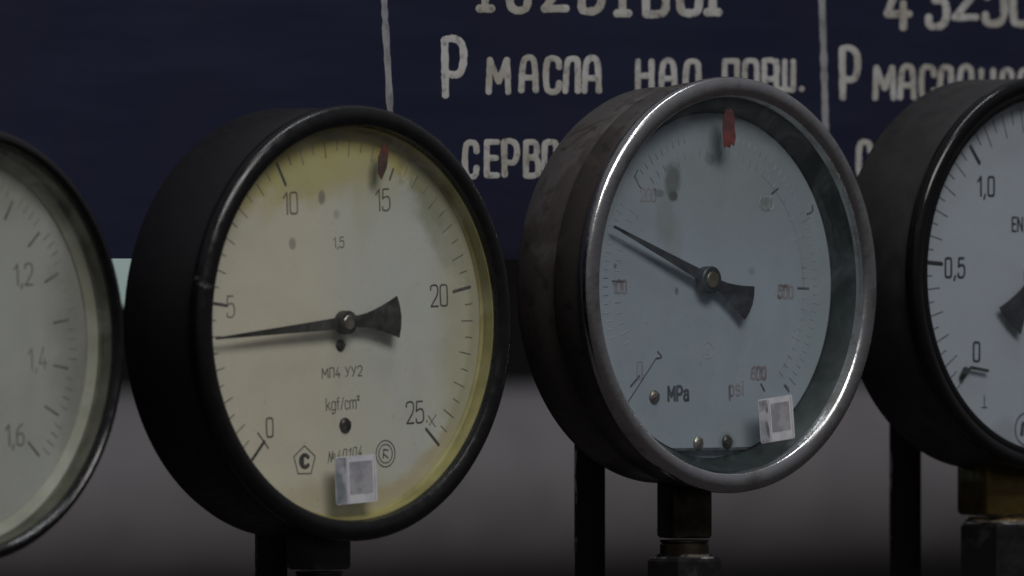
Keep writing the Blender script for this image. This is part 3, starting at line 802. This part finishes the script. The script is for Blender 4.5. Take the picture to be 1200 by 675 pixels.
# ================= gauge at the right: black, white dial 0 - 1,0 ============================
cx, cy, ra = 1236, 321, .69
Y4 = depth_for(cx); zd, yg = 25, 7
root, k, off, yaw, c = gauge(cx, cy, Y4, ra, 'black gauge with a clean white dial reading 0,5 and 1,0', dict(stem_bottom=-286, stem_y=83))
def q(px, py, dep=zd): return pt_on(px, py, cx, cy, ra, dep)
ring_part('case', [(228, 10), (229, 14), (230, 124), (226, 131), (214, 135), (0, 135)], k, 'black_dull', root, off, closed=False)
ring_part('bezel', [(207, 8), (208, 4.5), (212, 3), (216, 4), (220, 1.5), (226, .5), (230, 2), (232.5, 6), (233, 11), (232.5, 15), (231, 17.5), (228.5, 17.5), (228.5, 10), (207, 10)], k, 'black_gloss', root, off)
ring_part('inner_wall', [(217.5, 10.5), (217.5, zd + 2), (213, zd + 2), (213, zd - 1), (216, zd - 2), (216, 10.5)], k, 'dark_wall', root, off)
bm = bmesh.new(); lathe(bm, [(0, yg * k), (206.5 * k, yg * k), (206.5 * k, (yg + 2) * k), (0, (yg + 2) * k)], 96)
mesh_obj('glass', bm, M['glass'], root, off)
dm = dial_mat('white_dial', k, (.385, .405, .46), (.36, .375, .43), (.15, .15, .16),
   [(q(1176, 516), (22, 24), .25)], [((.33, .335, .37), (0, 190), (150, 50), .4, .5)], mottling=.3)  # dial slightly darker towards the top
bm = bmesh.new(); lathe(bm, [(0, zd * k), (213 * k, zd * k), (213 * k, (zd + 2) * k), (0, (zd + 2) * k)], 128)
dial = mesh_obj('dial', bm, dm, root, off)
maj, mn = [], []
for i in range(0, 57):
    deg = 224 - 4.8 * i
    if i % 10 == 0 and i: maj.append(radial(164, 188, deg))
    elif i == 0: mn.append(radial(170, 200, deg))
    else: mn.append(radial(168 if i % 2 == 0 else 180, 196, deg))
marks(dial, k, zd, maj, 2.6, 'ink_dark', 'scale_mark'); marks(dial, k, zd, mn, .8, 'ink_slate', 'scale_mark')
for t, p, h in (('1,0', (1156, 230), 22), ('0,5', (1120, 325), 22), ('0', (1145, 423), 22), ('1,5', (1265, 230), 22), ('2,0', (1310, 325), 22)):
    marks(dial, k, zd, place(text_lines(t, h, 1.02, .19), q(*p), 0), 1.6, 'ink_dark', 'numeral')
marks(dial, k, zd, place(text_lines('EN 8', 16, 1.05, .17), q(1198, 271), 0), 1.3, 'ink_dark', 'lettering')
marks(dial, k, zd, place(text_lines('⊥', 14, 1.2), q(1154, 477), 0), .9, 'ink_slate', 'emblem')
pc = q(1203, 503); marks(dial, k, zd, [circ(pc, 19)], 1.2, 'ink_slate', 'emblem'); marks(dial, k, zd, [[(pc[0] - 8, pc[1] - 6), (pc[0] - 6, pc[1] + 6), (pc[0] + 6, pc[1] + 6)]], 3, 'ink_slate', 'emblem')
marks(dial, k, zd, [[q(1203, 450), q(1203, 478)]], 3, 'ink_dark', 'lettering')
# stop pin at zero
bm = bmesh.new()
sweep(bm, [q(1130, 438, zd - 6), q(1139, 430, zd - 6), q(1158, 434, zd - 6)], 2.0, 2.0, lambda u, v, h: Vector((u * k, (zd - 6 + h) * k, v * k)), 8)
sweep(bm, [q(1130, 441, zd - 6), q(1134, 432, zd - 6)], 3.4, 3, lambda u, v, h: Vector((u * k, (zd - 4 + h) * k, v * k)), 8)
mesh_obj('stop_pin', bm, M['pointer_black'], dial)
pcen = q(1217, 321, zd - 10)
pointer(root, off, k, zd - 10, zd - 8, (pcen[0] + 120, pcen[1] + 122), (pcen[0] - 47, pcen[1] - 55), 24, 15, 'pointer_navy', 'hub_metal', pcen, neck=8, hubh=5, arc=2)
bm = bmesh.new()
prism_v(bm, rounded([rot2(p, R(-20)) for p in [(-42 * k, -42 * k), (42 * k, -42 * k), (42 * k, 42 * k), (-42 * k, 42 * k)]], 6 * k, 3), -284 * k, -220 * k, 4 * k)
for v in bm.verts: v.co.y += 83 * k
mesh_obj('stem', bm, M['old_brass'], root, off, sharp=50)['label'] = 'tarnished brass stem block'
G4 = (root, k, yaw, c)

# ================= gauge at the left edge: cream dial 1,2 - 1,6 =============================
cx, cy, ra = -29.5, 404, .71
Y1 = depth_for(cx); zd, yg = 38, 9
root, k, off, yaw, c = gauge(cx, cy, Y1, ra, 'black rimmed gauge with grey cream dial ending at 1,6', dict(stem_bottom=-300, stem_y=70))
def q(px, py, dep=zd): return pt_on(px, py, cx, cy, ra, dep)
ring_part('case', [(250, 8), (252, 12), (253, 128), (250, 136), (238, 140), (0, 140)], k, 'worn_black', root, off, closed=False)
ring_part('bezel', [(240, 9), (242, 3), (246, 0), (250, .5), (254.5, 4), (257, 9), (257, 20), (255, 22), (250.5, 22), (250.5, 11), (240, 11)], k, 'worn_bezel', root, off)
ring_part('inner_wall', [(241, 11.5), (241, 30), (236.5, 30), (236.5, 28), (239.6, 27), (239.6, 11.5)], k, 'olive_wall', root, off)
ring_part('spacer_ring', [(240, 27.5), (225, zd - 2), (224, zd + 2), (241, zd + 2), (241, 28)], k, 'cream_pale', root, off)
bm = bmesh.new(); lathe(bm, [(0, yg * k), (239 * k, yg * k), (239 * k, (yg + 2) * k), (0, (yg + 2) * k)], 96)
mesh_obj('glass', bm, M['glass_dusty'], root, off)
dm = dial_mat('grey_cream_dial', k, (.40, .395, .365), (.37, .36, .325), (.16, .155, .14),
   [], [((.20, .195, .175), (222, 60), (46, 250), .6, .75), ((.25, .24, .21), (140, 205), (110, 50), .6, .6)], mottling=.5)  # both darker arcs paint shade along the right and upper right edge
bm = bmesh.new(); lathe(bm, [(0, zd * k), (224 * k, zd * k), (224 * k, (zd + 2) * k), (0, (zd + 2) * k)], 128)
dial = mesh_obj('dial', bm, dm, root, off)
maj, mn = [], []
for i in range(0, 81):
    deg = 228 - 271.5 * i / 80 + 1
    if i % 5 == 0: maj.append(radial(172, 196, deg))
    else: mn.append(radial(196, 208, deg))
marks(dial, k, zd, maj, 1.6, 'ink_grey2', 'scale_mark'); marks(dial, k, zd, mn, .9, 'ink_grey', 'scale_mark')
for t, p, h, mt in (('1,2', (28, 334), 25, 'ink_grey2'), ('1,4', (45, 434), 25, 'ink_grey'), ('1,6', (18, 524), 25, 'ink_grey2'), ('1,0', (-20, 250), 26, 'ink')):
    marks(dial, k, zd, place(text_lines(t, h, 1.05), q(*p), R(2)), 1.2, mt, 'numeral')
pcen = q(-54, 404, zd - 12)
pointer(root, off, k, zd - 13, zd - 11, (pcen[0] - 150, pcen[1] + 90), (pcen[0] + 60, pcen[1] - 36), 22, 14, 'pointer_black', 'hub_metal', pcen)
bm = bmesh.new()
prism_v(bm, rounded([(-31 * k, 46 * k), (31 * k, 46 * k), (31 * k, 94 * k), (-31 * k, 94 * k)], 5 * k, 3), -298 * k, -240 * k, 3 * k)
mesh_obj('stem', bm, M['black_dull'], root, off, sharp=50)
G1 = (root, k, yaw, c)

# ------------------------------------------------------------------ posts and fittings under the gauges
def local(G, x, y, z):
    root, k, yaw, c = G
    return c + Matrix.Rotation(yaw, 3, 'Z') @ Vector((x * k, y * k, z * k))

def post(G, px, wpx, depth, top, label):
    """steel angle standing behind a gauge"""
    root, k, yaw, c = G
    p = Vector((0, 0, 0))
    s = math.sin(yaw + math.atan(c.x / c.y)); cc = math.cos(yaw + math.atan(c.x / c.y))
    cpx = 600 + c.x / (S * c.y / D0)
    x = (px - (cpx - s * depth)) / cc
    o = empty('mounting_post', local(G, x, depth, -560), yaw - R(40))
    bm = bmesh.new()
    w = wpx * k; t = 7 * k
    prism_v(bm, rounded([(-w / 2, 0), (w / 2, 0), (w / 2, w), (w / 2 - t, w), (w / 2 - t, t), (-w / 2, t)], 1.5 * k, 2), 0, (560 + top) * k, 1.0 * k)
    mesh_obj('angle_bar', bm, M['post_black'], o, sharp=50)
    bm = bmesh.new()                                     # worn bright edge strip
    random.seed(int(px))
    n_ = 60; z0, z1 = 240 * k, (560 + top) * k; rings = []
    for i in range(n_ + 1):
        e_ = random.uniform(-.2, 1.6) if random.random() < .7 else random.uniform(1.4, 3.0)
        z = z0 + (z1 - z0) * i / n_
        rings.append([bm.verts.new((p_[0], p_[1], z)) for p_ in [(-w / 2 - .9 * k, .6 * k), (-w / 2 + e_ * k, -.7 * k), (-w / 2 + 3.2 * k, 2.5 * k), (-w / 2 - .8 * k, 4 * k)]])
    for A, B in zip(rings, rings[1:]):
        for j in range(4): bm.faces.new((A[j], A[(j + 1) % 4], B[(j + 1) % 4], B[j]))
    bm.faces.new(rings[0]); bm.faces.new(rings[-1][::-1])
    mesh_obj('bare_edge', bm, M['bare_edge'], o, smooth=False)
    tag(o, label, 'post', 'black posts behind the gauges')
    return o
post(G2, 317, 38, 175, 150, 'black steel post behind the yellowed dial gauge')
post(G3, 689, 36, 238, 150, 'black steel post behind the polished steel gauge')
post(G4, 1059, 37, 235, 150, 'black steel post behind the white dial gauge at right')

def fitting(G, y, z, neck_r, neck_h, hex_r, hex_h, rot, matn, mats, label):
    o = empty('pipe_fitting', local(G, 0, y, z - neck_h - hex_h - 220), G[2])
    k = G[1]; H = neck_h + hex_h + 220
    bm = bmesh.new(); vlathe(bm, [(neck_r * k, (H - neck_h - 2) * k), (neck_r * k, (H - 6) * k), ((neck_r - 2) * k, (H - 4) * k), (neck_r * k, (H - 2) * k), (neck_r * k, (H - .4) * k)], 40)
    mesh_obj('neck', bm, M[mats], o)
    bm = bmesh.new(); prism_v(bm, ngon(6, hex_r * k, rot), (H - neck_h - hex_h) * k, (H - neck_h) * k, 5 * k)
    nut = mesh_obj('hex_nut', bm, M[matn], o, sharp=25)
    bm = bmesh.new(); prism_v(bm, ngon(6, (hex_r - 3.2) * k, rot), (H - neck_h - 3.2) * k, (H - neck_h + .5) * k, .8 * k)
    mesh_obj('worn_edge', bm, M['bare_edge'], nut, sharp=25)
    bm = bmesh.new(); vlathe(bm, [(hex_r * .62 * k, 0), (hex_r * .62 * k, (H - neck_h - hex_h + 1) * k)], 40)
    mesh_obj('pipe', bm, M[matn], o)
    bm = bmesh.new()
    zr = H - neck_h
    vlathe(bm, [((neck_r + 1.5) * k, (zr - .5) * k), ((neck_r + 3.5) * k, (zr + .4) * k), ((neck_r + 3.5) * k, (zr + 2.6) * k), ((neck_r + 1) * k, (zr + 3.4) * k)], 40)
    mesh_obj('glint_ring', bm, M['glint_ring'], o)  # added bright ring, stands in for the glints at the neck
    tag(o, label, 'fitting', 'fittings under the gauges')
fitting(G2, 70, -292, 28, 14, 38, 80, R(10), 'fitting_dark', 'fitting_dark', 'black hex fitting under the yellowed dial gauge')
fitting(G3, 83, -300, 29, 20, 46, 80, R(35), 'fitting_dark', 'stem_steel', 'dark hex fitting with steel neck under the polished steel gauge')
fitting(G4, 83, -286, 42, 6, 54, 90, R(35), 'fitting_dark', 'brass', 'dark hex fitting under the brass stem of the white dial gauge')
fitting(G1, 70, -300, 28, 14, 38, 80, R(10), 'fitting_dark', 'fitting_dark', 'dark hex fitting under the leftmost cream dial gauge')
